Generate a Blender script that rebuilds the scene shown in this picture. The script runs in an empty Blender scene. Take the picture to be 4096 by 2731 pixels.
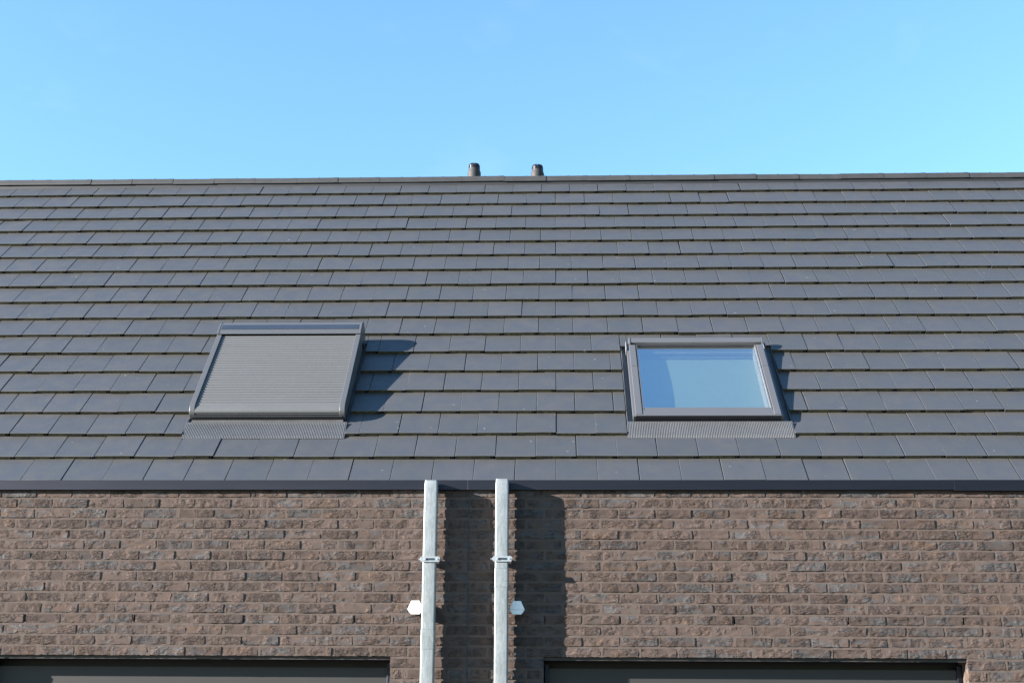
import bpy, math, random
import numpy as np
from mathutils import Vector, Matrix
R = math.radians
random.seed(7); rng = np.random.default_rng(7)
scene = bpy.context.scene
COL = scene.collection

# ------------------------------------------------------------------ camera
Z0 = 3.058                                  # height of the eave above the ground
cam_d = bpy.data.cameras.new('camera'); cam = bpy.data.objects.new('camera', cam_d); COL.objects.link(cam)
cam_d.sensor_width = 36.0; cam_d.lens = 46.173; cam_d.clip_start = 0.1; cam_d.clip_end = 4000
cr = Vector((0.99942138, 0.03353648, 0.00567536)); cu = Vector((0.00379932, -0.27588397, 0.96118344)); cf = Vector((-0.03380045, 0.96060571, 0.27585176))
CAMP = Vector((0.00408, -7.9724, Z0 - 1.40806))
cam.matrix_world = Matrix(((cr.x, cu.x, -cf.x, CAMP.x), (cr.y, cu.y, -cf.y, CAMP.y), (cr.z, cu.z, -cf.z, CAMP.z), (0, 0, 0, 1)))
scene.camera = cam
def project(p):
    d = Vector(p) - CAMP; z = d.dot(cf)
    return 2048 + 5253.5 * d.dot(cr) / z, 1365.5 - 5253.5 * d.dot(cu) / z
def in_view(pts, m=0):
    for p in pts:
        x, y = project(p)
        if -m < x < 4096 + m and -m < y < 2731 + m: return True
    return False

# ------------------------------------------------------------------ sky and sun
SUN = Vector((-2.99, -1.0, 0.927)).normalized()
world = bpy.data.worlds.new('World'); scene.world = world; world.use_nodes = True
wn = world.node_tree.nodes; wl = world.node_tree.links; wn.clear()
wo = wn.new('ShaderNodeOutputWorld'); bg = wn.new('ShaderNodeBackground'); sky = wn.new('ShaderNodeTexSky')
sky.sky_type = 'NISHITA'; sky.sun_disc = False
sky.sun_elevation = math.asin(SUN.z); sky.sun_rotation = math.atan2(SUN.x, SUN.y)
sky.altitude = 0; sky.air_density = 1.7; sky.dust_density = 0.0; sky.ozone_density = 6.4
bg.inputs['Strength'].default_value = 0.078
# sparse, very thin ice-cloud wisps all over the sky
wc = wn.new('ShaderNodeTexCoord'); wm = wn.new('ShaderNodeMapping'); wm.inputs['Scale'].default_value = (5.0, 3.0, 11.0); wm.inputs['Rotation'].default_value = (0.0, R(-38), R(20))
wz = wn.new('ShaderNodeTexNoise'); wz.inputs['Scale'].default_value = 1.5; wz.inputs['Detail'].default_value = 5; wz.inputs['Roughness'].default_value = 0.6; wz.inputs['Distortion'].default_value = 0.7
wr = wn.new('ShaderNodeMapRange'); wr.inputs[1].default_value = 0.58; wr.inputs[2].default_value = 0.80; wr.inputs[3].default_value = 0.0; wr.inputs[4].default_value = 0.075
wx = wn.new('ShaderNodeMix'); wx.data_type = 'RGBA'; wx.inputs[7].default_value = (2.6, 2.9, 3.1, 1)
wl.new(wc.outputs['Generated'], wm.inputs[0]); wl.new(wm.outputs[0], wz.inputs['Vector']); wl.new(wz.outputs['Fac'], wr.inputs[0]); wl.new(wr.outputs[0], wx.inputs[0])
wl.new(sky.outputs[0], wx.inputs[6]); wl.new(wx.outputs[2], bg.inputs['Color']); wl.new(bg.outputs[0], wo.inputs[0])
sd = bpy.data.lights.new('sun', 'SUN'); sd.energy = 5.0; sd.angle = R(0.5); sd.color = (1.0, 0.925, 0.85)
so = bpy.data.objects.new('sun', sd); COL.objects.link(so)
so.rotation_euler = (-SUN).to_track_quat('-Z', 'Y').to_euler(); so.location = SUN * 40
vs = scene.view_settings; vs.view_transform = 'Standard'; vs.look = 'None'; vs.gamma = 1.0; vs.exposure = 2.43; vs.use_curve_mapping = False

# ------------------------------------------------------------------ helpers
WM = {}
def link(o, M, parent=None):
    COL.objects.link(o); WM[o.name] = M
    if parent is not None:
        o.parent = parent; o.matrix_basis = WM[parent.name].inverted() @ M
    else: o.matrix_basis = M
    return o
def T(x, y, z): return Matrix.Translation((x, y, z))
WORLD = T(0, 0, Z0)                          # eave coordinates: z = 0 at the eave
TH = 0.80338
ROOF = T(0, 0, Z0) @ Matrix.Rotation(TH, 4, 'X')   # roof coordinates: u along, v up the slope, n off it
def empty(name, M, parent=None, **kw):
    o = bpy.data.objects.new(name, None); o.empty_display_size = 0.2; link(o, M, parent); props(o, **kw); return o
def props(o, **kw):
    for k, v in kw.items(): o[k] = v
class MB:
    def __init__(s): s.v = []; s.f = []
    def add(s, vs, fs):
        b = len(s.v); s.v += [tuple(p) for p in vs]; s.f += [tuple(b + i for i in f) for f in fs]
    def box(s, a, b):
        x0, y0, z0 = a; x1, y1, z1 = b
        s.add([(x0,y0,z0),(x1,y0,z0),(x1,y1,z0),(x0,y1,z0),(x0,y0,z1),(x1,y0,z1),(x1,y1,z1),(x0,y1,z1)],
              [(3,2,1,0),(4,5,6,7),(0,1,5,4),(1,2,6,5),(2,3,7,6),(3,0,4,7)])
    def prism_x(s, prof, x0, x1):            # prof: list of (y, z), counter-clockwise seen from +x
        n = len(prof)
        s.add([(x0, a, b) for a, b in prof] + [(x1, a, b) for a, b in prof],
              [tuple(range(n - 1, -1, -1)), tuple(range(n, 2 * n))] + [(i, (i + 1) % n, n + (i + 1) % n, n + i) for i in range(n)])
    def prism_y(s, prof, y0, y1):            # prof: list of (x, z)
        n = len(prof)
        s.add([(a, y0, b) for a, b in prof] + [(a, y1, b) for a, b in prof],
              [tuple(range(n)), tuple(range(2 * n - 1, n - 1, -1))] + [(i, n + i, n + (i + 1) % n, (i + 1) % n) for i in range(n)])
    def prism_z(s, prof, z0, z1):
        n = len(prof)
        s.add([(a, b, z0) for a, b in prof] + [(a, b, z1) for a, b in prof],
              [tuple(range(n - 1, -1, -1)), tuple(range(n, 2 * n))] + [(i, (i + 1) % n, n + (i + 1) % n, n + i) for i in range(n)])
    def lathe(s, prof, cx, cy, seg=40):      # prof: list of (r, z) bottom to top
        b = []
        for r, z in prof:
            for k in range(seg):
                a = 2 * math.pi * k / seg; b.append((cx + r * math.cos(a), cy + r * math.sin(a), z))
        f = []
        for i in range(len(prof) - 1):
            for k in range(seg):
                f.append((i * seg + k, i * seg + (k + 1) % seg, (i + 1) * seg + (k + 1) % seg, (i + 1) * seg + k))
        f.append(tuple(range((len(prof) - 1) * seg, len(prof) * seg)))
        s.add(b, f)
    def mesh(s, name, mat, smooth=False):
        me = bpy.data.meshes.new(name); me.from_pydata(s.v, [], s.f); me.update()
        if mat: me.materials.append(mat)
        if smooth:
            me.polygons.foreach_set('use_smooth', [True] * len(me.polygons)); me.set_sharp_from_angle(angle=R(40))
        return me
    def build(s, name, mat, M, parent=None, bevel=0, smooth=False, seg=2, **kw):
        o = bpy.data.objects.new(name, s.mesh(name, mat, smooth)); link(o, M, parent); props(o, **kw)
        if bevel:
            m = o.modifiers.new('bevel', 'BEVEL'); m.width = bevel; m.segments = seg; m.limit_method = 'ANGLE'; m.angle_limit = R(35)
            m.harden_normals = False
        return o
def place(name, me, M, parent, **kw):
    o = bpy.data.objects.new(name, me); link(o, M, parent); props(o, **kw); return o

# ------------------------------------------------------------------ materials
def new_mat(name):
    m = bpy.data.materials.new(name); m.use_nodes = True
    nt = m.node_tree; b = nt.nodes['Principled BSDF']; return m, nt, b
def nd(nt, t, **kw):
    n = nt.nodes.new(t)
    for k, v in kw.items():
        if k in ('operation', 'blend_type', 'data_type', 'noise_dimensions', 'feature', 'noise_type', 'interpolation_type', 'clamp', 'use_clamp'): setattr(n, k, v)
        else: n.inputs[k].default_value = v
    return n
def math_(nt, op, a, b=None, c=None, clamp=False):
    n = nt.nodes.new('ShaderNodeMath'); n.operation = op; n.use_clamp = clamp
    for i, x in enumerate((a, b, c)):
        if x is None: continue
        if isinstance(x, (int, float)): n.inputs[i].default_value = x
        else: nt.links.new(x, n.inputs[i])
    return n.outputs[0]
def mapr(nt, x, a, b, c=0.0, d=1.0):
    n = nt.nodes.new('ShaderNodeMapRange'); nt.links.new(x, n.inputs[0])
    for i, q in enumerate((a, b, c, d)): n.inputs[i + 1].default_value = q
    return n.outputs[0]
def mix(nt, fac, a, b, blend='MIX'):
    n = nt.nodes.new('ShaderNodeMix'); n.data_type = 'RGBA'; n.blend_type = blend
    for sock, x in ((n.inputs[0], fac), (n.inputs[6], a), (n.inputs[7], b)):
        if isinstance(x, (int, float)): sock.default_value = x
        elif isinstance(x, tuple): sock.default_value = (*x, 1.0)
        else: nt.links.new(x, sock)
    return n.outputs[2]
def coords(nt, per_object=True, scale=(1, 1, 1), rot=(0, 0, 0)):
    tc = nt.nodes.new('ShaderNodeTexCoord'); out = tc.outputs['Object']
    rnd = None
    if per_object:
        oi = nt.nodes.new('ShaderNodeObjectInfo'); rnd = oi.outputs['Random']
        cv = nt.nodes.new('ShaderNodeVectorMath'); cv.operation = 'SCALE'; cv.inputs[0].default_value = (37.0, 71.0, 53.0); nt.links.new(rnd, cv.inputs['Scale'])
        ad = nt.nodes.new('ShaderNodeVectorMath'); ad.operation = 'ADD'; nt.links.new(out, ad.inputs[0]); nt.links.new(cv.outputs[0], ad.inputs[1]); v = ad.outputs[0]
    else: v = out
    return v, out, rnd
def mapping(nt, v, scale=(1, 1, 1), rot=(0, 0, 0)):
    m = nt.nodes.new('ShaderNodeMapping'); m.inputs['Scale'].default_value = scale; m.inputs['Rotation'].default_value = rot
    nt.links.new(v, m.inputs[0]); return m.outputs[0]
def noise(nt, v, scale, detail=4, rough=0.55, dist=0.0):
    n = nt.nodes.new('ShaderNodeTexNoise'); n.inputs['Scale'].default_value = scale; n.inputs['Detail'].default_value = detail
    n.inputs['Roughness'].default_value = rough; n.inputs['Distortion'].default_value = dist; nt.links.new(v, n.inputs['Vector']); return n.outputs['Fac']
def bump(nt, b, h, strength, dist):
    n = nt.nodes.new('ShaderNodeBump'); n.inputs['Strength'].default_value = strength; n.inputs['Distance'].default_value = dist
    nt.links.new(h, n.inputs['Height']); nt.links.new(n.outputs[0], b.inputs['Normal'])
def simple(name, col, rough=0.5, metal=0.0, spec=0.5, nscale=60, namp=0.08, bumpd=0.0, stretch=(1, 1, 1), rvar=0.0):
    m, nt, b = new_mat(name)
    v, _, _ = coords(nt, True); v = mapping(nt, v, stretch)
    n1 = noise(nt, v, nscale, 5); n2 = noise(nt, v, nscale * 0.12, 3)
    f = math_(nt, 'ADD', mapr(nt, n1, 0.3, 0.7, 1 - namp, 1 + namp), mapr(nt, n2, 0.3, 0.7, -namp, namp))
    mm = nt.nodes.new('ShaderNodeVectorMath'); mm.operation = 'SCALE'; mm.inputs[0].default_value = col; nt.links.new(f, mm.inputs['Scale'])
    nt.links.new(mm.outputs[0], b.inputs['Base Color'])
    b.inputs['Metallic'].default_value = metal; b.inputs['Specular IOR Level'].default_value = spec
    if rvar: nt.links.new(mapr(nt, n2, 0.3, 0.7, rough - rvar, rough + rvar), b.inputs['Roughness'])
    else: b.inputs['Roughness'].default_value = rough
    if bumpd: bump(nt, b, n1, 1.0, bumpd)
    return m

def mat_tile(name='roof_tile', k=1.0):
    m, nt, b = new_mat(name)
    v, loc, rnd = coords(nt, True)
    sep = nt.nodes.new('ShaderNodeSeparateXYZ'); nt.links.new(loc, sep.inputs[0])
    n_lo = noise(nt, v, 9, 3); n_hi = noise(nt, v, 160, 4, 0.6); n_mid = noise(nt, mapping(nt, v, (1, 0.35, 1)), 40, 4)
    base = mix(nt, mapr(nt, n_lo, 0.32, 0.68), (0.099 * k, 0.110 * k, 0.132 * k), (0.114 * k, 0.118 * k, 0.128 * k))
    base = mix(nt, mapr(nt, rnd, 0, 1, 0.0, 0.75), base, (0.090 * k, 0.101 * k, 0.114 * k))
    base = mix(nt, mapr(nt, n_hi, 0.35, 0.75, 0.0, 0.35), base, (0.135 * k, 0.132 * k, 0.126 * k))
    # lighter rim along the lower edge, olive growth on the drip edge, dusty band under the upper tile
    edge = mapr(nt, math_(nt, 'ADD', sep.outputs[1], mapr(nt, n_mid, 0.3, 0.7, -0.006, 0.006)), 0.003, 0.014, 1, 0)
    base = mix(nt, math_(nt, 'MULTIPLY', edge, 0.45), base, (0.15 * k, 0.148 * k, 0.136 * k))
    top = mapr(nt, math_(nt, 'ADD', sep.outputs[1], mapr(nt, n_mid, 0.3, 0.7, -0.03, 0.03)), 0.20, 0.262, 0, 1)
    base = mix(nt, math_(nt, 'MULTIPLY', top, 0.55), base, (0.128 * k, 0.118 * k, 0.098 * k))
    ris = mapr(nt, sep.outputs[2], -0.0045, -0.0025, 1, 0)
    ris = math_(nt, 'MULTIPLY', ris, mapr(nt, sep.outputs[1], 0.0002, 0.0012, 1, 0))
    olive = mix(nt, mapr(nt, n_mid, 0.38, 0.62), (0.030, 0.028, 0.024), (0.074, 0.068, 0.030))
    base = mix(nt, ris, base, olive)
    # a few bird droppings and scuffs
    sp = noise(nt, mapping(nt, v, (1, 1.6, 1)), 26, 2, 0.4)
    base = mix(nt, mapr(nt, sp, 0.765, 0.785, 0, 0.5), base, (0.22, 0.225, 0.22))
    nt.links.new(base, b.inputs['Base Color'])
    nt.links.new(mapr(nt, n_lo, 0.3, 0.7, 0.40, 0.54), b.inputs['Roughness']); b.inputs['Specular IOR Level'].default_value = 0.42
    hb = math_(nt, 'ADD', math_(nt, 'MULTIPLY', n_hi, 0.35), math_(nt, 'MULTIPLY', n_lo, 2.0))
    bump(nt, b, hb, 0.5, 0.0012)
    return m
def mat_brick():
    m, nt, b = new_mat('hand_moulded_brick')
    v, loc, rnd = coords(nt, True)
    wv = mapping(nt, v, (0.45, 1, 1.5), (0, R(14), 0))
    big = noise(nt, wv, 17, 3, 0.5); mid = noise(nt, wv, 46, 5, 0.65, 0.8); fine = noise(nt, v, 240, 4, 0.7)
    brown = mix(nt, mapr(nt, fine, 0.3, 0.7), (0.0735, 0.0535, 0.0458), (0.1025, 0.0755, 0.0645))
    warm = mix(nt, mapr(nt, mid, 0.35, 0.65), (0.086, 0.059, 0.045), (0.120, 0.080, 0.057))
    grey = mix(nt, mapr(nt, mid, 0.35, 0.68), (0.060, 0.057, 0.057), (0.108, 0.104, 0.104))
    c = mix(nt, mapr(nt, math_(nt, 'ADD', big, mapr(nt, rnd, 0, 1, -0.14, 0.09)), 0.50, 0.62, 0, 0.9), brown, grey)
    r2 = math_(nt, 'FRACT', math_(nt, 'MULTIPLY', rnd, 7.31))
    big2 = noise(nt, mapping(nt, v, (0.6, 1, 1.2)), 21, 2, 0.5)
    c = mix(nt, mapr(nt, math_(nt, 'ADD', big2, mapr(nt, r2, 0, 1, -0.16, 0.05)), 0.52, 0.66, 0, 0.8), c, warm)
    r3 = math_(nt, 'FRACT', math_(nt, 'MULTIPLY', rnd, 13.7))
    val = nt.nodes.new('ShaderNodeHueSaturation'); nt.links.new(mapr(nt, r3, 0, 1, 0.58, 0.86), val.inputs['Value']); nt.links.new(c, val.inputs['Color'])
    nt.links.new(val.outputs[0], b.inputs['Base Color'])
    b.inputs['Roughness'].default_value = 0.9; b.inputs['Specular IOR Level'].default_value = 0.2
    # clay folds: thin slanting creases and lapped ridges, plus sandy grain
    msk = mapr(nt, noise(nt, v, 13, 2), 0.45, 0.60)
    wf = noise(nt, mapping(nt, v, (0.42, 1, 1.9), (0, R(20), 0)), 30, 2, 0.5, 1.6)
    saw = math_(nt, 'FRACT', math_(nt, 'MULTIPLY', wf, 5.0))
    wc = noise(nt, mapping(nt, v, (0.38, 1, 1.7), (0, R(-14), 0)), 44, 2, 0.55, 1.2)
    crease = mapr(nt, math_(nt, 'ABSOLUTE', math_(nt, 'SUBTRACT', wc, 0.5)), 0.0, 0.026)
    h = math_(nt, 'MULTIPLY', math_(nt, 'ADD', math_(nt, 'MULTIPLY', saw, 0.8), math_(nt, 'MULTIPLY', crease, 0.65)), msk)
    h = math_(nt, 'ADD', h, math_(nt, 'ADD', math_(nt, 'MULTIPLY', fine, 0.24), math_(nt, 'MULTIPLY', mid, 0.42)))
    bump(nt, b, h, 1.0, 0.0042)
    return m
def mat_mortar():
    m, nt, b = new_mat('mortar')
    v, loc, rnd = coords(nt, False)
    f = noise(nt, v, 300, 4, 0.7); g = noise(nt, v, 5, 4)
    c = mix(nt, mapr(nt, f, 0.3, 0.7), (0.071, 0.0545, 0.0465), (0.093, 0.0720, 0.0620))
    c = mix(nt, mapr(nt, g, 0.35, 0.7, 0, 0.5), c, (0.082, 0.067, 0.058))
    nt.links.new(c, b.inputs['Base Color']); b.inputs['Roughness'].default_value = 0.95; b.inputs['Specular IOR Level'].default_value = 0.2
    bump(nt, b, f, 0.8, 0.0015); return m
def mat_zinc(name, speck):
    m, nt, b = new_mat(name)
    v, loc, rnd = coords(nt, True)
    st = noise(nt, mapping(nt, v, (1, 1, 0.14)), 260, 4, 0.6); lo = noise(nt, mapping(nt, v, (1, 1, 0.5)), 14, 3)
    vo = nt.nodes.new('ShaderNodeTexVoronoi'); vo.inputs['Scale'].default_value = 230; nt.links.new(mapping(nt, v, (1, 1, 0.45)), vo.inputs['Vector'])
    sv = nt.nodes.new('ShaderNodeSeparateColor'); nt.links.new(vo.outputs['Color'], sv.inputs[0])
    c = mix(nt, mapr(nt, st, 0.36, 0.64), (0.150, 0.170, 0.176), (0.250, 0.268, 0.270))
    c = mix(nt, mapr(nt, sv.outputs[0], 0, 1, 0, 0.35), c, (0.225, 0.255, 0.262))
    c = mix(nt, mapr(nt, lo, 0.38, 0.66, 0, 0.4), c, (0.275, 0.305, 0.315))
    st2 = noise(nt, mapping(nt, v, (1, 1, 0.16)), 85, 3, 0.6)
    c = mix(nt, mapr(nt, st2, 0.40, 0.62, 0, 0.5), c, (0.130, 0.148, 0.153))
    if speck:
        spk = noise(nt, mapping(nt, v, (1, 1, 0.55)), 170, 3, 0.6)
        c = mix(nt, mapr(nt, spk, 0.54, 0.66, 0, 0.55), c, (0.11, 0.12, 0.12))
    nt.links.new(c, b.inputs['Base Color'])
    b.inputs['Metallic'].default_value = 0.25; nt.links.new(mapr(nt, sv.outputs[1], 0, 1, 0.36, 0.56), b.inputs['Roughness'])
    bump(nt, b, lo, 0.35, 0.004); return m
def mat_glass():
    m, nt, b = new_mat('coated_window_glass')
    nt.nodes.remove(b); out = nt.nodes['Material Output']
    tr = nt.nodes.new('ShaderNodeBsdfTransparent'); tr.inputs[0].default_value = (0.93, 0.97, 0.92, 1)
    gl = nt.nodes.new('ShaderNodeBsdfGlossy'); gl.inputs['Roughness'].default_value = 0.02; gl.inputs['Color'].default_value = (1.0, 1.0, 1.0, 1)
    lw = nt.nodes.new('ShaderNodeLayerWeight'); lw.inputs['Blend'].default_value = 0.5
    ms = nt.nodes.new('ShaderNodeMixShader')
    nt.links.new(math_(nt, 'MULTIPLY_ADD', math_(nt, 'POWER', lw.outputs['Facing'], 4.0), 0.4, 0.68, clamp=True), ms.inputs[0])
    nt.links.new(tr.outputs[0], ms.inputs[1]); nt.links.new(gl.outputs[0], ms.inputs[2]); nt.links.new(ms.outputs[0], out.inputs['Surface'])
    return m

M_TILE = mat_tile('roof_tile', 0.395); M_RIDGE = simple('ridge_tile_concrete', (0.033, 0.033, 0.032), 0.55, 0, 0.4, nscale=70, namp=0.12, bumpd=0.0008)
M_BRICK = mat_brick(); M_MORT = mat_mortar()
M_ZINC = mat_zinc('galvanised_steel', False); M_ZINC2 = mat_zinc('spangled_galvanised_steel', True)
M_STEEL = simple('bright_zinc_plated_steel', (0.37, 0.38, 0.40), 0.32, 0.6, nscale=120, namp=0.06)
M_GUT = simple('dark_anodised_gutter', (0.031, 0.033, 0.042), 0.50, 1.0, 0.36, nscale=35, namp=0.06, stretch=(0.1, 1, 1))
M_ALU = simple('grey_lacquered_aluminium', (0.066, 0.069, 0.073), 0.42, 0.1, 0.5, nscale=40, namp=0.025)
M_ALU2 = simple('light_grey_frame_lacquer', (0.075, 0.077, 0.083), 0.4, 0.1, 0.5, nscale=40, namp=0.025)
M_SLAT = simple('pale_grey_slat_lacquer', (0.083, 0.085, 0.086), 0.5, 0.1, 0.45, nscale=18, namp=0.03)
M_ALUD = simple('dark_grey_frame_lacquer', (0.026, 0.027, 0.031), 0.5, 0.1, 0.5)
M_FLASH = simple('grey_flashing_sheet', (0.070, 0.072, 0.075), 0.45, 0.2, 0.5)
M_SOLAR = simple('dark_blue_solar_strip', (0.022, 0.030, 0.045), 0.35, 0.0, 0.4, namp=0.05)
M_BLACK = simple('black_rubber', (0.012, 0.012, 0.013), 0.6)
M_SILL = simple('shaded_grey_sill_sheet', (0.045, 0.044, 0.043), 0.5, nscale=12, namp=0.2)  # shade on the sill is put into this dark grey
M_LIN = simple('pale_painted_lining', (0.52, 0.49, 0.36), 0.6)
M_LIN_SHADE = simple('shaded_lining', (0.24, 0.235, 0.17), 0.6)  # dimmer copy of the pale lining, shade painted into its colour
M_BLIND = simple('inner_blind_cloth', (0.31, 0.40, 0.24), 0.8, nscale=14, namp=0.03)
M_GLASS = mat_glass()
M_PANEL = simple('grey_screen_cloth', (0.030, 0.029, 0.0285), 0.5, 0.0, 0.3, nscale=6, namp=0.04)
M_LINTEL = simple('primed_steel_lintel', (0.03, 0.026, 0.023), 0.6, 0.2, nscale=30, namp=0.2)
M_WHITE = simple('white_plastic', (0.72, 0.72, 0.71), 0.35, namp=0.015)
M_FLUE = simple('dark_grey_flue_plastic', (0.014, 0.013, 0.013), 0.7, namp=0.03)
M_FLUEC = simple('black_flue_cap_plastic', (0.012, 0.012, 0.016), 0.4)
M_DECK = simple('roof_underlay', (0.02, 0.02, 0.02), 0.9)
M_SEAL = simple('dark_joint_sealant', (0.025, 0.028, 0.033), 0.6, nscale=80, namp=0.2, bumpd=0.001)
M_GROUND = simple('grey_paving', (0.035, 0.033, 0.030), 0.9, nscale=3, namp=0.2)
M_PLASTER = simple('gable_render', (0.13, 0.10, 0.085), 0.9)

# ------------------------------------------------------------------ ground
g = MB(); g.add([(-600, -600, 0), (600, -600, 0), (600, 600, 0), (-600, 600, 0)], [(0, 1, 2, 3)])
g.build('ground', M_GROUND, Matrix(), kind='structure')

# ------------------------------------------------------------------ the two houses
XJ = -0.533                                  # party line
YW = 0.012                                   # face of the brickwork
YR, ZR = 3.24, 3.387                         # ridge line of the tile plane
XL, XR = -8.6, 8.4
houseL = empty('house', T((XL + XJ) / 2, YR, 0), label='brown brick house left of the joint line, with the closed shutter on its roof window', category='house', group='semi-detached houses')
houseR = empty('house', T((XR + XJ) / 2, YR, 0), label='brown brick house right of the joint line, with the uncovered glass roof window', category='house', group='semi-detached houses')

# wall courses -----------------------------------------------------
CH, BH, BL = 0.06333, 0.0490, 0.0
def course_z(k): return -0.1677 - CH * k     # lower edge of the bricks of course k
OPEN_TOP = course_z(14)                      # lower edge of the lintel course
OPEN_BOT = -2.95
LMOD, RMOD = 0.2224, 0.2245
OPL = (-3.4335, -0.9885); OPR = (-0.0795, 2.4005)

NV = 18
def brick_mesh(i):
    rs = np.random.default_rng(100 + i)
    nx, nz = 14, 5
    Lh, Hh = 0.5, 0.5
    us = np.linspace(-0.5, 0.5, nx + 1); ws = np.linspace(-0.5, 0.5, nz + 1)
    folds = [(rs.uniform(-0.35, 0.35), rs.uniform(-0.3, 0.35), rs.uniform(-0.2, 0.55), rs.uniform(0.0012, 0.0038), rs.uniform(0.15, 0.5)) for _ in range(rs.integers(0, 4))]
    ph = rs.uniform(0, 6.28, 6)
    v = []
    for w in ws:
        for u in us:
            x = u * 0.2085; z = (w + 0.5) * BH
            d = 0.0006 * math.sin(9 * u + ph[0]) + 0.0006 * math.sin(14 * u + 5 * w + ph[1]) + rs.normal(0, 0.00025)
            for fu, fw, sl, dp, wd in folds:
                t = (w - fw) - sl * (u - fu) - 0.10 * math.sin(11 * u + ph[2])
                if abs(u - fu) < wd:
                    if -0.55 < t < 0: d += dp * (1 + t / 0.55) * 0.9
                    elif 0 <= t < 0.3: d -= dp * 0.5 * (1 - t / 0.3)
            ex = abs(u) > 0.49; ez = abs(w) > 0.49
            if ex: x += rs.normal(0, 0.0013); d += 0.0005
            if ez: z += rs.normal(0, 0.0010); d += 0.0004
            v.append((x, d, z))
    f = []
    W_ = nx + 1
    for j in range(nz):
        for i2 in range(nx):
            a = j * W_ + i2; f.append((a, a + 1, a + 1 + W_, a + W_))
    # sides
    ring = [i2 for i2 in range(nx + 1)] + [j * W_ + nx for j in range(1, nz + 1)] + [nz * W_ + i2 for i2 in range(nx - 1, -1, -1)] + [j * W_ for j in range(nz - 1, 0, -1)]
    b = len(v)
    for q in ring: v.append((v[q][0], 0.07, v[q][2]))
    n = len(ring)
    for q in range(n): f.append((ring[(q + 1) % n], ring[q], b + q, b + (q + 1) % n))
    me = bpy.data.meshes.new('brick'); me.from_pydata(v, [], f); me.update(); me.materials.append(M_BRICK)
    me.polygons.foreach_set('use_smooth', [True] * len(f)); me.set_sharp_from_angle(angle=R(50))
    return me
BRICKS = [brick_mesh(i) for i in range(NV)]
BRICK_V = [np.array([tuple(v.co) for v in me.vertices]) for me in BRICKS]
BRICK_F = [[tuple(p.vertices) for p in me.polygons] for me in BRICKS]

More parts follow.
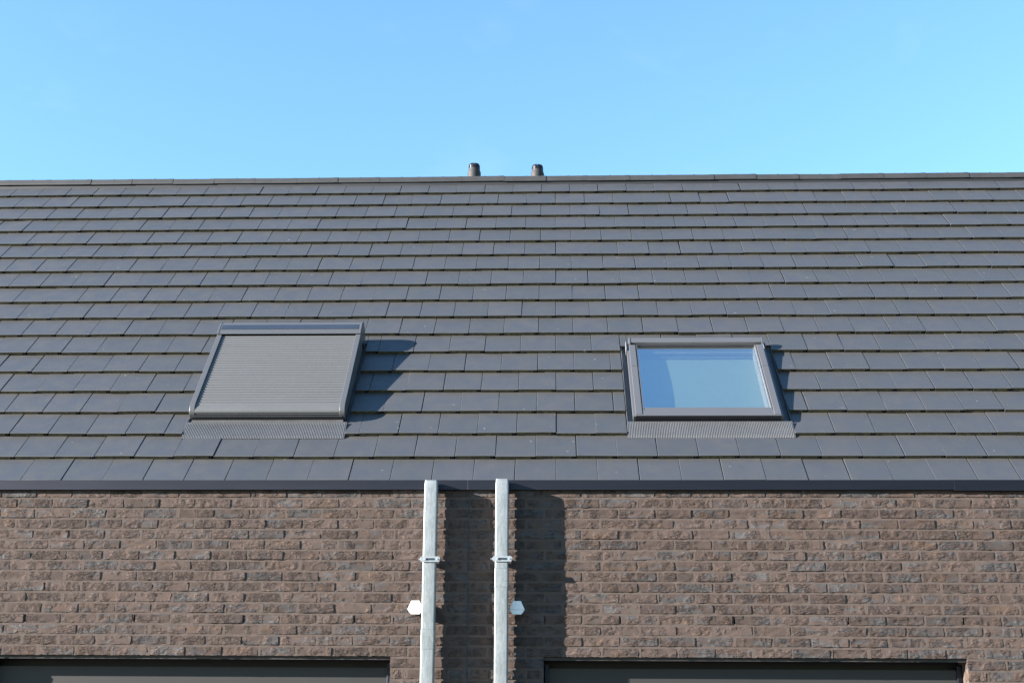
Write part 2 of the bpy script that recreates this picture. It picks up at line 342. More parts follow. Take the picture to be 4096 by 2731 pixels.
def build_wall(house, x0, x1, mod, phase_even, phase_odd, opening, weeps, near_end):
    core = MB(); yb = YW + 0.055
    top, bot = -0.052, -Z0
    oa, ob = opening
    core.box((x0, yb, OPEN_TOP), (x1, YW + 0.30, top))
    core.box((x0, yb, bot), (oa - 0.008, YW + 0.30, OPEN_TOP)); core.box((ob + 0.008, yb, bot), (x1, YW + 0.30, OPEN_TOP))
    core.box((oa - 0.008, yb, bot), (ob + 0.008, YW + 0.30, OPEN_BOT))
    # reveals of the opening
    stuff_v, stuff_f = [], []
    wall_bricks = []
    kmax = int((Z0 - 0.1677) / CH)
    def spans(k):
        if k <= 14 or course_z(k) < OPEN_BOT: return [(x0, x1)]
        return [(x0, oa), (ob, x1)]
    jt = 0.0150
    for k in range(-1, kmax):
        ph = phase_even if k % 2 == 0 else phase_odd
        zb = course_z(k)
        for a, b in spans(k):
            # bed joint above the course, with a lightly uneven face
            if not (k == 15 and False):
                n = max(2, int((b - a) / 0.035)); xs = np.linspace(a, b, n + 1)
                z0_, z1_ = zb + BH - 0.003, zb + CH + 0.003
                off = len(core.v); vv = []
                for x in xs:
                    dy = 0.0030 + rng.normal(0, 0.0006)
                    vv += [(x, YW + dy + 0.0006, z0_), (x, YW + dy, z1_), (x, yb + 0.002, z0_), (x, yb + 0.002, z1_)]
                ff = []
                for q in range(n):
                    p0 = q * 4; p1 = p0 + 4
                    ff += [(p0, p1, p1 + 1, p0 + 1), (p0 + 1, p1 + 1, p1 + 3, p0 + 3), (p1, p0, p0 + 2, p1 + 2)]
                ff += [(0, 1, 3, 2), (n * 4, n * 4 + 2, n * 4 + 3, n * 4 + 1)]
                core.add(vv, ff)
            # joints
            j0 = math.floor((a - ph) / mod); js = [ph + mod * (j0 + i) for i in range(int((b - a) / mod) + 3)]
            js = [j for j in js if a + 0.03 < j < b - 0.03]
            cuts = [a] + js + [b]
            for i in range(len(cuts) - 1):
                lo = cuts[i] + (jt / 2 if i > 0 else 0.0); hi = cuts[i + 1] - (jt / 2 if i < len(cuts) - 2 else 0.0)
                lo += rng.normal(0, 0.0012) if i > 0 else 0; hi += rng.normal(0, 0.0012) if i < len(cuts) - 2 else 0
                wall_bricks.append((lo, hi, zb))
                if i < len(cuts) - 2:
                    weep = any(kk == k and abs(cuts[i + 1] - wx) < 0.06 for kk, wx in weeps)
                    if weep:
                        core.box((cuts[i + 1] - jt / 2 - 0.004, YW + 0.003, zb - 0.0015), (cuts[i + 1] - 0.0008, yb + 0.001, zb + BH + 0.0015))
                    else:
                        dy = 0.0026 + max(-0.0014, rng.normal(0, 0.0018))
                        core.box((cuts[i + 1] - jt / 2 - 0.004, YW + dy, zb - 0.0015), (cuts[i + 1] + jt / 2 + 0.004, yb + 0.001, zb + BH + 0.0015))
    w = core.build('wall', M_MORT, WORLD, house)
    vis = 0
    for lo, hi, zb in wall_bricks:
        L = hi - lo; xc = (lo + hi) / 2
        vi = int(rng.integers(0, NV)); flip = rng.random() < 0.5
        sx = L / 0.2085 * (-1 if False else 1)
        yj = YW + rng.normal(0, 0.0011)
        pts = [(x, YW, Z0 + z) for x in (lo, hi) for z in (zb, zb + BH)]
        if flip:
            M = T(xc, yj, zb + BH) @ Matrix.Rotation(math.pi, 4, 'Y')
        else: M = T(xc, yj, zb)
        M = M @ Matrix.Rotation(rng.normal(0, 0.0035), 4, 'Y') @ Matrix.Diagonal((sx, 1, 1, 1))
        if in_view(pts):
            place('brick', BRICKS[vi], WORLD @ M, w); vis += 1
        else:
            A = np.array(M); V = BRICK_V[vi]
            P = V @ A[:3, :3].T + A[:3, 3]
            off = sum(len(q) for q in stuff_v); stuff_v.append(P); stuff_f.extend([tuple(i + off for i in f) for f in BRICK_F[vi]])
    if stuff_v:
        me = bpy.data.meshes.new('brickwork'); me.from_pydata(np.concatenate(stuff_v).tolist(), [], stuff_f); me.update(); me.materials.append(M_BRICK)
        place('brickwork', me, WORLD, w, kind='stuff')
    return w
WL = 16 * LMOD
wallL = build_wall(houseL, -6.6, XJ - 0.006, LMOD, -2.0035 + 0.003, -2.1038, OPL, [(11, -3.21), (11, -2.548), (11, -1.88), (11, -1.21)], None)
wallR = build_wall(houseR, XJ + 0.006, 6.2, RMOD, 2.3955 + RMOD / 2, 2.3955, OPR, [(11, -0.0745), (11, 0.3745), (11, 1.048), (11, 1.7215), (11, 2.395)], None)
s_ = MB(); n_ = 30
for i in range(n_):
    z0_ = -0.06 - i * 0.1
    xo = random.uniform(-0.0012, 0.0012)
    s_.box((XJ - 0.0085 + xo, YW + 0.005 + random.uniform(0, 0.002), max(z0_ - 0.1, -Z0)), (XJ + 0.0085 + xo, YW + 0.05, z0_))
s_.build('joint_sealant', M_SEAL, WORLD, wallR)

# roof deck ---------------------------------------------------------
def rp(u, v, n=0): return WORLD.inverted() @ (ROOF @ Vector((u, v, n)))
# holes for the two roof windows are covered by their own flashings; the deck stays below them
def deck_open(house, a, b, ua, ub, va, vb):
    d = MB()
    def slab(u0, u1, v0, v1, n0, n1):
        P = [rp(u, v, n) for n in (n0, n1) for v in (v0, v1) for u in (u0, u1)]
        d.add([tuple(p) for p in P], [(0, 2, 3, 1), (4, 5, 7, 6), (0, 1, 5, 4), (2, 6, 7, 3), (0, 4, 6, 2), (1, 3, 7, 5)])
    vt = 4.66
    slab(a, ua, 0.04, vt, -0.30, -0.050); slab(ub, b, 0.04, vt, -0.30, -0.050); slab(ua, ub, 0.04, va, -0.30, -0.050); slab(ua, ub, vb, vt, -0.30, -0.050)
    back = [(YR, ZR - 0.09), (2 * YR, -0.03), (2 * YR, -0.3), (YR, ZR - 0.4)]
    d.prism_x(back, a, b)
    return d.build('roof', M_DECK, WORLD, house)
SH = (-2.440, -1.374)      # opening in the tiles for the shuttered window
SK = (0.462, 1.537)        # ... and for the glass one
roofL = deck_open(houseL, XL, XJ, SH[0] + .06, SH[1] - .06, 0.70, 1.62)
roofR = deck_open(houseR, XJ, XR, SK[0] + .06, SK[1] - .06, 0.72, 1.56)
for h_, xx in ((houseL, XL), (houseR, XR)):
    gb = MB(); sgn = 1 if xx > 0 else -1
    gb.prism_x([(YW + .3, -Z0), (2 * YR - .05, -Z0), (2 * YR - .05, -0.1), (YR, ZR - 0.35), (YW + .3, -0.1)], min(xx, xx - sgn * .3), max(xx, xx - sgn * .3))
    gb.build('gable', M_PLASTER, WORLD, h_)
    bw = MB(); lo, hi = (XL, XJ) if xx < 0 else (XJ, XR)
    bw.box((lo, 2 * YR - .35, -Z0), (hi, 2 * YR - .06, -0.15)); bw.build('rear_wall', M_PLASTER, WORLD, h_)

# roof tiles --------------------------------------------------------
W = 0.256; TT = 0.0248
ROWV = [-0.0030, 0.2550, 0.5150, 0.7785, 1.0410, 1.3013, 1.5637, 1.8262, 2.0862, 2.3473, 2.6084, 2.8696, 3.1310, 3.3880, 3.6420, 3.8950, 4.1485, 4.4020, 4.6600]
def tile_mesh(w, g, v0=0.0, notch=True, ext=0.055):
    """flat interlocking tile: lower edge at v0, surface falling by TT over the gauge"""
    sl = TT / g
    def N(v, n): return n - sl * v
    v1 = g + ext; t = TT - 0.0004; c = 0.0022
    V = []; F = []
    us = [0.0, c, w - c, w]
    # top surface with eased edges
    for vv, nn in ((v0, -c), (v0 + c, 0.0), (v0 + 0.5 * (v1 - v0), 0.0005), (v1, 0.0)):
        for i, u in enumerate(us):
            e = -c * 0.8 if i in (0, 3) else 0.0
            V.append((u, vv, N(vv, min(nn, nn + e) if nn == 0.0 or nn > 0 else nn + e * 0.3)))
    for j in range(3):
        for i in range(3):
            a = j * 4 + i; F.append((a, a + 1, a + 5, a + 4))
    def quad(a, b, c_, d):
        k = len(V); V.extend([a, b, c_, d]); F.append((k, k + 1, k + 2, k + 3))
    z = lambda u, v, n: (u, v, N(v, n))
    nu = w - 0.030 if notch else w
    quad(z(0, v0, -t), z(nu, v0, -t), V[2] if not notch else z(nu, v0, -c), V[0])
    quad(z(0, v0, -t), V[0], V[12], z(0, v1, -t))          # left side
    if notch:
        quad(z(nu, v0, -0.0065), z(w, v0, -0.0065), V[3], z(nu, v0, -c))        # thin lip over the interlock
        quad(z(nu, v0, -t), z(nu, v0 + 0.05, -t), z(nu, v0 + 0.05, -0.0065), z(nu, v0, -0.0065))
        quad(z(nu, v0, -0.0065), z(nu, v0 + 0.05, -0.0065), z(w, v0 + 0.05, -0.0065), z(w, v0, -0.0065))
        quad(z(nu, v0 + 0.05, -t), z(w, v0 + 0.05, -t), z(w, v0 + 0.05, -0.0065), z(nu, v0 + 0.05, -0.0065))
        # rib inside the interlock
        a, b = nu + 0.009, nu + 0.014
        quad(z(a, v0 + 0.004, -t), z(b, v0 + 0.004, -t), z(b, v0 + 0.004, -0.0085), z(a, v0 + 0.004, -0.0085))
        quad(z(a, v0 + 0.004, -0.0085), z(b, v0 + 0.004, -0.0085), z(b, v0 + 0.05, -0.0085), z(a, v0 + 0.05, -0.0085))
        quad(z(w, v0, -0.0065), z(w, v1, -t), V[15], V[3])
    else:
        quad(z(w, v0, -t), z(w, v1, -t), V[15], V[3])
    return V, F
def as_mesh(VF, name='tile', mat=None):
    me = bpy.data.meshes.new(name); me.from_pydata(VF[0], [], VF[1]); me.update(); me.materials.append(mat or M_TILE); return me
GAP = 0.0027
tile_cache = {}
stuffT = {0: ([], []), 1: ([], [])}
def put_tile(r, ua, ub, v0=0.0, notch=True):
    """a tile of row r covering ua..ub along the roof"""
    g = ROWV[r + 1] - ROWV[r]
    w = round(ub - ua - GAP, 4)
    key = (r if abs(g - 0.26) > 1 else round(g, 3), w, v0, notch)
    jit = (GAP / 2 + rng.normal(0, 0.0011), rng.normal(0, 0.0020), rng.normal(0, 0.0008))
    rot = Matrix.Rotation(rng.normal(0, 0.0034), 4, 'Z') @ Matrix.Rotation(rng.normal(0, 0.0042), 4, 'Y') @ Matrix.Rotation(rng.normal(0, 0.0030), 4, 'X')
    M = T(ua + jit[0], ROWV[r] + jit[1], jit[2]) @ rot
    pts = [ROOF @ Vector((u, ROWV[r] + v, 0)) for u in (ua, ub) for v in (v0, g)]
    right = (ua + ub) / 2 > XJ
    if in_view(pts, 2):
        if key not in tile_cache: tile_cache[key] = as_mesh(tile_mesh(w, g, v0, notch))
        place('tile', tile_cache[key], ROOF @ M, roofR if right else roofL)
    else:
        V, F = tile_mesh(w, g, v0, notch)
        sv, sf = stuffT[int(right)]; A = np.array(M); off = len(sv)
        sv.extend((np.array(V) @ A[:3, :3].T + A[:3, 3]).tolist()); sf.extend([tuple(i + off for i in f) for f in F])
for r in range(18):
    for c in range(-29, 27):
        ua = (c + 0.5 * (r % 2)) * W; ub = ua + W
        done = False
        for (h0, h1), vtop, rows, rtop in ((SH, 1.700, (2, 3, 4, 5), 6), (SK, 1.640, (2, 3, 4, 5), 6)):
            if ub <= h0 + 0.001 or ua >= h1 - 0.001: continue
            if r in rows:
                if h0 - ua > 0.012: put_tile(r, ua, h0, 0.0, False)
                if ub - h1 > 0.012: put_tile(r, h1, ub)
                done = True
            elif r == rtop:
                if h0 - ua > 0.012: put_tile(r, ua, h0, 0.0, False)
                if ub - h1 > 0.012: put_tile(r, h1, ub)
                put_tile(r, max(ua, h0), min(ub, h1), vtop - ROWV[r], False)
                done = True
        if not done: put_tile(r, ua, ub)
for k_, roof_ in ((0, roofL), (1, roofR)):
    place('tiling', as_mesh(stuffT[k_], 'tiling'), ROOF, roof_, kind='stuff')

# ridge -------------------------------------------------------------
RS = 0.3838; rj0 = -0.476
def ridge_mesh():
    m = MB(); L = RS + 0.02
    # cross-section: steep legs, softly flattened crown (y from the ridge line, z)
    out = [(-0.047, -0.060), (-0.045, -0.046), (-0.031, -0.008), (-0.019, 0.0), (0.019, 0.0), (0.031, -0.008), (0.045, -0.046), (0.047, -0.060)]
    inn = [(0.034, -0.058), (0.0, -0.022), (-0.034, -0.058)]
    prof = (out + inn)[::-1]
    m.prism_x(prof, 0.0, RS - 0.012)
    col = [(a * 1.03, b * 1.03 + 0.0018) for a, b in out] + [(a, b) for a, b in inn]
    m.prism_x(col[::-1], RS - 0.036, RS + 0.005)                       # overlapping collar at the right-hand end
    x = 0.21
    m.box((x - 0.006, -0.006, -0.002), (x + 0.006, 0.006, 0.009))       # fixing screw
    return m.mesh('ridge_tile', M_RIDGE)
RM = ridge_mesh(); stuffR = {0: [[], []], 1: [[], []]}
for i in range(-21, 24):
    x = rj0 + RS * i
    if x + RS < XL or x > XR: continue
    M = WORLD @ T(x, YR + rng.normal(0, .0015), ZR + rng.normal(0, 0.0010)) @ Matrix.Rotation(rng.normal(0, 0.003), 4, 'Y') @ Matrix.Rotation(rng.normal(0, 0.002), 4, 'Z')
    right = x + RS / 2 > XJ
    if in_view([(x + q, YR, Z0 + ZR) for q in (0, RS)]): place('ridge_tile', RM, M, roofR if right else roofL)
    else: place('ridge_tile', RM, M, roofR if right else roofL) if abs(x) < 6 else None
for roof_, a, b in ((roofL, XL, XJ), (roofR, XJ, XR)):
    rr = MB(); n = int((b - a) / 0.02)
    rr.box((a, YR - 0.036, ZR - 0.125), (b, YR + 0.036, ZR - 0.050))
    rr.build('ridge_roll', M_BLACK, WORLD, roof_)

# gutter ------------------------------------------------------------
def gutter(house, segs):
    gm = None
    for i, (a, b, zt, zb) in enumerate(segs):
        m = MB()
        m.prism_x([(0.0113, zb), (0.0113, zb + 0.005), (-0.004, zb + 0.005), (-0.004, zt), (-0.012, zt), (-0.012, zb)], a, b)
        gm = m.build('gutter', M_GUT, WORLD, house, bevel=0.0012)
gutter(houseL, [(XL, -3.9, -0.0035, -0.0635), (-3.899, -0.5445, -0.0035, -0.0635)])
gutter(houseR, [(-0.5435, 2.4045, -0.0035, -0.0645), (2.4055, XR, -0.0030, -0.0690)])

# ------------------------------------------------------------------ roof window with the closed shutter (left)
rwL = empty('roof_window', ROOF @ T((SH[0] + SH[1]) / 2, 0.49, 0), houseL, label='roof window behind a closed pale grey roller shutter')
def part(name, m, mat, parent, M=ROOF, **kw): return m.build(name, mat, M, parent, **kw)
def rbox(u0, u1, v0, v1, n0, n1):
    m = MB(); m.box((u0, v0, n0), (u1, v1, n1)); return m
def apron(name, u0, u1, parent):
    pitch = 0.0107; n = int((u1 - u0) / pitch); m = MB()
    prof = []
    for i in range(n):
        a = u0 + i * pitch
        prof += [(a, 0.0), (a + pitch * 0.16, 0.0017), (a + pitch * 0.52, 0.0017), (a + pitch * 0.68, 0.0)]
    prof.append((u1, 0.0))
    rowsv = [(0.478, -0.0195, 1.0), (0.500, -0.0125, 1.0), (0.560, -0.004, 1.0), (0.616, 0.0, 1.0), (0.622, 0.0012, 0.55), (0.640, 0.0020, 0.25)]
    V = []; F = []
    for v, nn, k in rowsv:
        for u, h in prof: V.append((u, v, nn + h * k))
    q = len(prof)
    for j in range(len(rowsv) - 1):
        for i in range(q - 1): F.append((j * q + i, j * q + i + 1, (j + 1) * q + i + 1, (j + 1) * q + i))
    b = len(V)
    for u, h in prof: V.append((u, 0.478, -0.0240))
    for i in range(q - 1): F.append((b + i, b + i + 1, i + 1, i))
    m.add(V, F); return part(name, m, M_FLASH, parent)
apron('apron', SH[0] + 0.001, SH[1] - 0.001, rwL)
fl = MB(); fl.box((SH[0] - 0.03, 0.62, -0.046), (SH[0] + 0.04, 1.72, -0.037)); fl.box((SH[1] - 0.04, 0.62, -0.046), (SH[1] + 0.03, 1.72, -0.037)); fl.box((SH[0] + .002, 0.50, -0.045), (SH[1] - .002, 0.665, -0.030))
part('flashing', fl, M_FLASH, rwL)
# window casing under the shutter
cs = MB(); cs.box((SH[0] + 0.035, 0.662, -0.045), (SH[1] - 0.035, 1.68, 0.030)); part('frame', cs, M_ALUD, rwL)
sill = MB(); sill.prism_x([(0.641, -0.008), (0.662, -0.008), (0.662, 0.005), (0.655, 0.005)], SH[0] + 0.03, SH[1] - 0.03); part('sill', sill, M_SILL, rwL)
UL, UR = -2.427, -1.392
def rail_n(v): return 0.090 + (v - 0.72) * (0.140 - 0.090) / (1.60 - 0.72)
RWD = 0.036
def rail_profile():
    p = [(1.60, 0.0), (1.60, rail_n(1.60)), (1.20, rail_n(1.20)), (0.755, rail_n(0.755))]
    for k in range(1, 9):
        a = math.pi / 2 * k / 8
        p.append((0.755 - 0.085 * math.sin(a), rail_n(0.755) - 0.066 * (1 - math.cos(a))))
    p += [(0.668, 0.012), (0.685, 0.0)]
    return p
for a in (UL, UR - RWD):
    m = MB(); m.prism_x([(y, z) for y, z in rail_profile()], a, a + RWD)
    part('side_rail', m, M_ALU, rwL, bevel=0.0025)
SP = 0.0310; ns = 29
va, vb = 0.735, 1.575
slopes = (0.140 - 0.090) / 0.88
sp = (vb - va) / ns
def slat_mesh(pitch):
    m = MB(); u0, u1 = UL + RWD - 0.004, UR - RWD + 0.004
    prof = []
    for k in range(6):
        t = k / 5; prof.append((0.0019 + t * (pitch - 0.0038), 0.0066 * math.sin(math.pi * (0.06 + 0.84 * t)) ))
    prof += [(pitch - 0.0019, -0.006), (0.0019, -0.006)]
    m.prism_x(prof[::-1], u0, u1); return m.mesh('slat', M_SLAT)
SM = slat_mesh(sp); tilt = math.atan(slopes)
for i in range(ns):
    v = va + i * sp
    place('slat', SM, ROOF @ T(0, v, rail_n(v) - 0.0165) @ Matrix.Rotation(tilt, 4, 'X'), rwL)
bb = MB(); prof = []
for k in range(9):
    a = math.pi / 2 * k / 8
    prof.append((0.735 - 0.058 * math.sin(a), rail_n(0.735) - 0.0135 - 0.030 * (1 - math.cos(a))))
prof += [(0.680, 0.040), (0.735, 0.040)]
bb.prism_x([(y, z) for y, z in prof], UL + RWD - 0.004, UR - RWD + 0.004); part('bottom_bar', bb, M_SLAT, rwL)
st = MB(); st.box((UL + RWD, 0.672, 0.033), (UR - RWD, 0.684, 0.041)); part('seal_strip', st, M_ALU, rwL)
# head box with its solar strip
HB = [(1.752, 0.0), (1.752, 0.095), (1.745, 0.122), (1.732, 0.142), (1.712, 0.154), (1.690, 0.1605), (1.676, 0.1615), (1.633, 0.1585), (1.566, 0.1455), (1.566, 0.141), (1.60, 0.128), (1.60, 0.0)]
hb = MB(); hb.prism_x([(y, z) for y, z in HB], UL + 0.014, UR - 0.014); part('head_box', hb, M_ALU, rwL)
for a, b in ((UL, UL + 0.0135), (UR - 0.0135, UR)):
    ec = MB(); ec.prism_x([(y + (0.003 if y > 1.65 else -0.001), z + 0.002 if z > 0.01 else z) for y, z in HB], a, b); part('end_cap', ec, M_ALU, rwL, bevel=0.002)
sol = MB(); sol.prism_x([(1.667, 0.1590), (1.667, 0.1622), (1.633, 0.1602), (1.613, 0.1567), (1.613, 0.152)], UL + 0.022, UR - 0.022); part('solar_strip', sol, M_SOLAR, rwL)
for a in (UR + 0.0005,):
    hk = MB(); hk.box((a - 0.004, 1.58, 0.0), (a + 0.016, 1.605, 0.045)); part('hinge_bracket', hk, M_BLACK, rwL, bevel=0.002)

# ------------------------------------------------------------------ glass roof window (right)
rwR = empty('roof_window', ROOF @ T((SK[0] + SK[1]) / 2, 0.49, 0), houseR, label='uncovered roof window whose glass mirrors the blue sky')
apron('apron', SK[0] + 0.001, SK[1] - 0.001, rwR)
fl = MB()
for a, b in ((SK[0] - 0.03, 0.530), (1.462, SK[1] + 0.03)): fl.box((a, 0.62, -0.046), (b, 1.70, -0.037))
fl.box((SK[0] + .002, 0.50, -0.045), (SK[1] - .002, 0.655, -0.030)); fl.box((SK[0] + .002, 1.60, -0.045), (SK[1] - .002, 1.66, -0.034))
part('flashing', fl, M_FLASH, rwR)
for u0, s in ((SK[0] + 0.003, 1), (SK[1] - 0.003, -1)):    # upstand at the edge of the side gutters
    m = MB(); m.box((min(u0, u0 + s * 0.003), 0.645, -0.036), (max(u0, u0 + s * 0.003), 1.60, -0.004)); part('flashing_upstand', m, M_FLASH, rwR)
NF = 0.046
FU0, FU1 = 0.505, 1.481
# fixed frame (four members), a little lower than the covers
for nm, bx in (('frame', rbox(FU0, FU0 + 0.014, 0.652, 1.60, -0.05, NF - 0.012)), ('frame', rbox(FU1 - 0.014, FU1, 0.652, 1.60, -0.05, NF - 0.012)),
               ('frame', rbox(FU0 + .0145, FU1 - .0145, 0.656, 0.688, -0.05, NF - 0.010)), ('frame', rbox(FU0 + .0145, FU1 - .0145, 1.565, 1.60, -0.05, NF - 0.010))):
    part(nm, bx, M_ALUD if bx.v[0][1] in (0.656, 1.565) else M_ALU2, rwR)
for a, b in ((0.5195, 0.5655), (1.4215, 1.4675)):         # side covers, each in two lengths
    for v0, v1, dz in ((0.662, 1.270, 0.0), (1.2705, 1.560, 0.0009)):
        part('side_cover', rbox(a, b, v0, v1, 0.010, NF + dz), M_ALU2, rwR, bevel=0.003)
part('bottom_cover', rbox(0.520, 1.468, 0.650, 0.716, NF - 0.014, NF - 0.0035), M_ALU2, rwR, bevel=0.002)
part('bottom_rail', rbox(0.512, 1.475, 0.6525, 0.690, -0.006, NF - 0.0155), M_ALUD, rwR)
for a, b in ((0.569, 0.5785), (1.4095, 1.4185)): part('glazing_bead', rbox(a, b, 0.702, 1.565, 0.015, NF - 0.004), M_ALU2, rwR, bevel=0.0015)
part('glazing_bead', rbox(0.5805, 1.4075, 0.718, 0.748, 0.015, NF - 0.006), M_ALU2, rwR, bevel=0.0015)
tc = MB(); tc.prism_x([(1.640, 0.0), (1.640, 0.050), (1.632, 0.061), (1.615, 0.064), (1.575, 0.058), (1.572, 0.036), (1.600, 0.034), (1.600, 0.0)], 0.533, 1.461); part('top_cover', tc, M_ALU2, rwR, bevel=0.002)
for a, b in ((0.520, 0.5325), (1.4615, 1.468)):
    ec = MB(); ec.prism_x([(1.642, 0.0), (1.642, 0.052), (1.633, 0.064), (1.615, 0.067), (1.573, 0.061), (1.558, 0.040), (1.600, 0.030), (1.600, 0.0)], a, b); part('top_cover_end', ec, M_ALU2, rwR, bevel=0.002)
for a, b in ((0.497, 0.519), (1.4685, 1.492)):
    part('hinge_plate', rbox(a, a + 0.004, 1.500, 1.600, -0.01, 0.048), M_STEEL, rwR, bevel=0.001)
    part('hinge_bracket', rbox(a + 0.0045, b, 1.545, 1.610, -0.02, 0.030), M_ALUD, rwR, bevel=0.002)
pane = rbox(0.5745, 1.4135, 0.722, 1.590, 0.0290, 0.0292); 
pm = MB(); pm.add([(0.5745, 0.722, 0.029), (1.4135, 0.722, 0.029), (1.4135, 1.590, 0.029), (0.5745, 1.590, 0.029)], [(0, 1, 2, 3)])
part('pane', pm, M_GLASS, rwR)
# white-painted lining of the sash and the pale blind hanging under the glass
def lining(u0, u1, v0, v1, n0, n1): return part('sash_lining', rbox(u0, u1, v0, v1, n0, n1), M_LIN_SHADE if v0 > 1.4 else M_LIN, rwR)  # top members take the copy with shade in its colour
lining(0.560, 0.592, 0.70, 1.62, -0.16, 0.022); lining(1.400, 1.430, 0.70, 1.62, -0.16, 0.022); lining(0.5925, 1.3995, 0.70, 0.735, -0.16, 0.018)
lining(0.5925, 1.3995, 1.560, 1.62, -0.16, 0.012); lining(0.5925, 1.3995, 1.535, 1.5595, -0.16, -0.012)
bl = MB(); V = []; F = []; nu_, nv_ = 24, 24
for j in range(nv_ + 1):
    for i in range(nu_ + 1):
        u = 0.5935 + i / nu_ * 0.805; v = 0.735 + j / nv_ * 0.80; q = v * 1.0
        sag = -0.050 - 0.012 * math.sin(math.pi * min(1, max(0, (v - 0.60) / 0.95)))
        V.append((u, v, sag))
for j in range(nv_):
    for i in range(nu_): a = j * (nu_ + 1) + i; F.append((a, a + 1, a + nu_ + 2, a + nu_ + 1))
bl.add(V, F); part('blind', bl, M_BLIND, rwR, smooth=True)
part('blind_rail', rbox(0.596, 1.395, 1.512, 1.524, -0.048, -0.034), M_LIN_SHADE, rwR, bevel=0.003)
part('shaft_board', rbox(0.56, 1.43, 0.70, 1.62, -0.19, -0.161), M_DECK, rwR)

# ------------------------------------------------------------------ screened windows under the lintels
def screened_window(house, opening, label):
    oa, ob = opening
    w = empty('window', WORLD @ T((oa + ob) / 2, YW, OPEN_TOP), house, label=label)
    d = 0.127
    m = MB(); m.box((oa - 0.04, YW + 0.020, OPEN_TOP - 0.0205), (ob + 0.0, YW + 0.030, OPEN_TOP - 0.0012)); m.box((oa - 0.04, YW + 0.0305, OPEN_TOP - 0.0085), (ob, YW + 0.10, OPEN_TOP - 0.0012))
    m.build('lintel', M_LINTEL, WORLD, w)
    m = MB(); m.box((oa + 0.004, YW + 0.105, OPEN_TOP - 0.009), (ob - 0.004, YW + 0.26, OPEN_TOP + 0.06)); m.box((oa + .004, YW + 0.20, OPEN_TOP - 0.065), (ob - .004, YW + 0.26, OPEN_TOP - .0095)); m.build('screen_box', M_BLACK, WORLD, w)
    m = MB(); m.box((oa + 0.034, YW + d, OPEN_BOT), (ob - 0.034, YW + d + 0.004, OPEN_TOP - 0.0625)); m.build('screen', M_PANEL, WORLD, w)
    for a, b in ((oa + 0.004, oa + 0.033), (ob - 0.033, ob - 0.004)):
        m = MB(); m.box((a, YW + d - 0.012, OPEN_BOT), (b, YW + d + 0.03, OPEN_TOP - 0.035)); m.build('guide_rail', M_GUT, WORLD, w, bevel=0.004)
    m = MB(); m.box((oa, YW + 0.30, OPEN_BOT), (ob, YW + 0.32, OPEN_TOP)); m.build('inner_panel', M_BLACK, WORLD, w)
    for a, b in ((oa - 0.035, oa - 0.0005), (ob + 0.0005, ob + 0.035)):      # brick reveals of the jambs
        m = MB(); m.box((a, YW + 0.0705, OPEN_BOT), (b, YW + 0.30, OPEN_TOP)); m.build('reveal', M_MORT, WORLD, w)
    return w
screened_window(houseL, OPL, 'grey screened window opening under the left stretch of wall')
screened_window(houseR, OPR, 'grey screened window opening under the right stretch of wall')

# ------------------------------------------------------------------ flue terminals behind the ridge
def flue(house, x, ztop, label):
    y = 3.60
    e = empty('flue', WORLD @ T(x, y, ztop - 0.55), house, label=label)
    b = MB(); b.lathe([(0.0635, ztop - 0.60), (0.0635, ztop - 0.092), (0.062, ztop - 0.084), (0.0555, ztop - 0.070), (0.0545, ztop - 0.052)], x, y, 48); b.build('pipe', M_FLUE, WORLD, e, smooth=True)
    c = MB(); c.lathe([(0.046, ztop - 0.0515), (0.046, ztop - 0.020), (0.036, ztop - 0.010), (0.02, ztop - 0.006)], x, y, 40)
    nf = 22
    for k in range(nf):
        a = 2 * math.pi * (k + 0.3) / nf; ca, sa = math.cos(a), math.sin(a)
        tx, ty = -sa * 0.0027, ca * 0.0027
        P = []
        for r0, r1, z in ((0.040, 0.0545, ztop - 0.0518), (0.040, 0.0535, ztop - 0.022), (0.032, 0.048, ztop - 0.006), (0.026, 0.038, ztop)):
            P += [(x + ca * r0 + tx, y + sa * r0 + ty, z), (x + ca * r1 + tx, y + sa * r1 + ty, z), (x + ca * r1 - tx, y + sa * r1 - ty, z), (x + ca * r0 - tx, y + sa * r0 - ty, z)]
        F = [(0, 3, 2, 1), (12, 13, 14, 15)]
        for j in range(3):
            o = 4 * j
            for i in range(4): F.append((o + i, o + (i + 1) % 4, o + 4 + (i + 1) % 4, o + 4 + i))
        c.add(P, F)
    c.build('cap', M_FLUEC, WORLD, e)
flue(houseL, -0.773, 3.676, 'dark ribbed flue terminal, the left one above the ridge')
flue(houseR, -0.170, 3.658, 'dark ribbed flue terminal, the right one above the ridge')

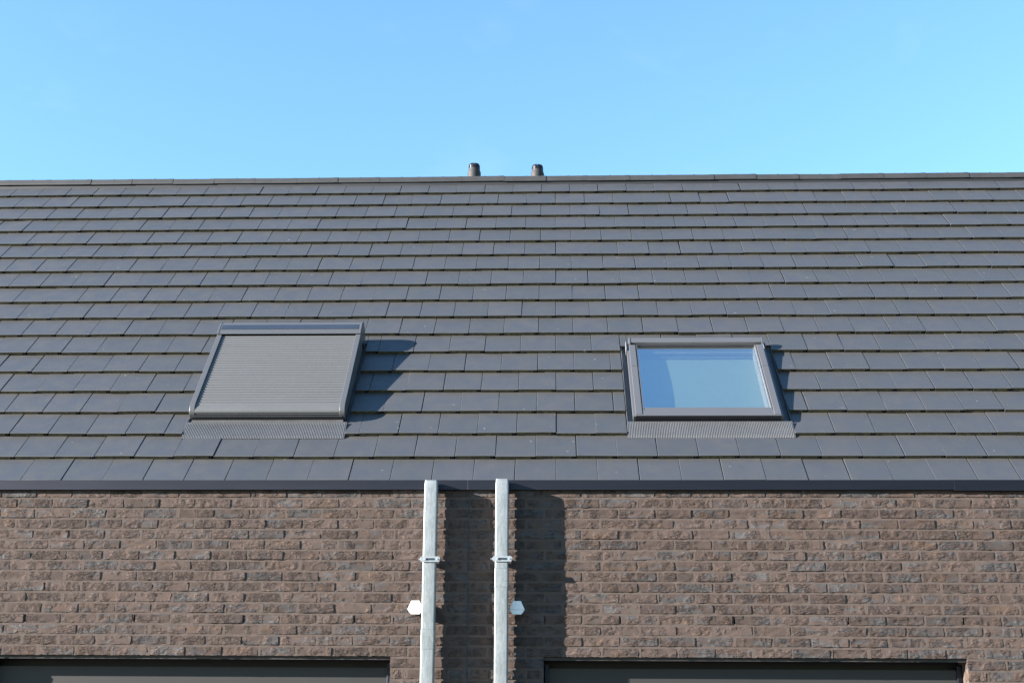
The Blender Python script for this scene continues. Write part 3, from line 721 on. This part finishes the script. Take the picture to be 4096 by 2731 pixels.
# ------------------------------------------------------------------ downpipes
def rounded_rect(x0, x1, y0, y1, r, n=5):
    P = []
    for cx, cy, a0 in ((x1 - r, y1 - r, 0), (x0 + r, y1 - r, 90), (x0 + r, y0 + r, 180), (x1 - r, y0 + r, 270)):
        for k in range(n + 1):
            a = R(a0 + 90 * k / n); P.append((cx + r * math.cos(a), cy + r * math.sin(a)))
    return P
def downpipe(x0, ztop, sleeve, zc, label):
    x1 = x0 + 0.079; yb = YW - 0.036; yf = yb - 0.080
    e = empty('downpipe', T((x0 + x1) / 2, (yb + yf) / 2, 0), label=label, category='downpipe', group='galvanised square downpipes')
    def tube(zs, name, mat, grow=0.0, cap=True):
        m = MB(); V = []; F = []; n = None
        for z, inset in zs:
            P = rounded_rect(x0 - grow + inset * .3, x1 + grow - inset * .3, yf - grow + inset, yb + grow, 0.0085)
            n = len(P); V += [(a, b, z) for a, b in P]
        for j in range(len(zs) - 1):
            for i in range(n): F.append((j * n + i, j * n + (i + 1) % n, (j + 1) * n + (i + 1) % n, (j + 1) * n + i))
        F.append(tuple(range((len(zs) - 1) * n, len(zs) * n))); F.append(tuple(range(n - 1, -1, -1)))
        m.add(V, F); o = m.build(name, mat, WORLD, e)
        o.data.polygons.foreach_set('use_smooth', [True] * len(F)); o.data.set_sharp_from_angle(angle=R(40))
        return o
    tube([(-Z0, 0), (sleeve[0] - 0.001, 0)], 'pipe', M_ZINC)
    tube([(sleeve[0], 0), (sleeve[1], 0)], 'sleeve', M_ZINC2, 0.0014)
    zz = [(sleeve[1] + 0.001, 0.0), (ztop - 0.032, 0.0), (ztop - 0.020, 0.0022), (ztop - 0.008, 0.0055), (ztop, 0.0075)]
    o = tube(zz, 'pipe', M_ZINC)
    # clamp: front plate with slot and bolts, straps running back to the wall
    cl = MB(); xa, xb = x0 - 0.0145, x1 + 0.0265; h = 0.0165
    P = []
    for k in range(7):
        a = R(-90 + 180 * k / 6); P.append((xb - h * 0.8 + h * 0.8 * math.cos(a), zc + h * math.sin(a)))
    for k in range(7):
        a = R(90 + 180 * k / 6); P.append((xa + h * 0.8 + h * 0.8 * math.cos(a), zc + h * math.sin(a)))
    cl.prism_y(P, yf - 0.0068, yf - 0.0036)
    for sx in (x0 - 0.0048, x1 + 0.0022): cl.box((sx, yf - 0.0034, zc - 0.0135), (sx + 0.0026, YW - 0.001, zc + 0.0135))
    cl.build('clamp', M_STEEL, WORLD, e, bevel=0.0008)
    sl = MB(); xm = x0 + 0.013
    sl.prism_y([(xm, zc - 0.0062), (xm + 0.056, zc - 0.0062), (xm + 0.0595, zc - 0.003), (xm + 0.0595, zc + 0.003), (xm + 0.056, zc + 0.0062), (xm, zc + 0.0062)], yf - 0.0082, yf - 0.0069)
    sl.build('clamp_slot', M_SOLAR, WORLD, e)  # dark-blue bar: the slot's blue reflection is painted as its colour
    def bolt(cx, cz, r, y0, y1, name='bolt'):
        b = MB(); b.prism_y([(cx + r * math.cos(R(a)), cz + r * math.sin(R(a))) for a in range(0, 360, 30)], y0, y1); b.build(name, M_STEEL, WORLD, e, bevel=0.001)
    bolt(xm + 0.002, zc, 0.0070, yf - 0.0125, yf - 0.0069); bolt(xb - 0.017, zc, 0.0055, yf - 0.0115, yf - 0.0069)
    b = MB(); b.prism_x([(yf + 0.010 + 0.0042 * math.cos(R(a)), zc + 0.0042 * math.sin(R(a))) for a in range(0, 360, 30)], xa - 0.012, x0 - 0.0052)
    b.prism_x([(yf + 0.010 + 0.0070 * math.cos(R(a)), zc + 0.0070 * math.sin(R(a))) for a in range(0, 360, 60)], xa - 0.003, x0 - 0.0050); b.build('stud', M_STEEL, WORLD, e)
    return e
downpipe(-0.7990, -0.0195, (-1.018, -0.908), -0.4965, 'left galvanised square downpipe, beside the brightly lit white hexagon')
downpipe(-0.3672, -0.0110, (-0.657, -0.549), -0.4935, 'right galvanised square downpipe, beside the shaded white hexagon')

# ------------------------------------------------------------------ white hexagonal wall boxes
def hexbox(xc, zc, label):
    e = empty('wall_box', T(xc, YW, Z0 + zc), label=label, category='wall box', group='white hexagonal wall boxes')
    yf = YW - 0.062
    P = [(-0.0235, 0.048), (0.0235, 0.048), (0.0465, -0.002), (0.0255, -0.0305), (-0.0255, -0.0305), (-0.0465, -0.002)]
    up = [P[0], P[1], P[2], P[5]]; dn = [(P[5][0], P[5][1] - 0.0009), (P[2][0], P[2][1] - 0.0009), P[3], P[4]]
    for q in (up, dn):
        m = MB(); m.prism_y([(xc + a, zc + b) for a, b in q][::-1], yf, YW - 0.014); m.build('cover', M_WHITE, WORLD, e, bevel=0.0012)
    m = MB(); m.prism_y([(xc + a * 0.9, zc + b * 0.88) for a, b in P][::-1], YW - 0.0135, YW + 0.004); m.build('base_plate', M_BLACK, WORLD, e)
hexbox(-0.8410, -0.7830, 'white hexagonal wall box in full sun, left of the left downpipe')
hexbox(-0.2365, -0.7830, 'white hexagonal wall box in shadow, right of the right downpipe')
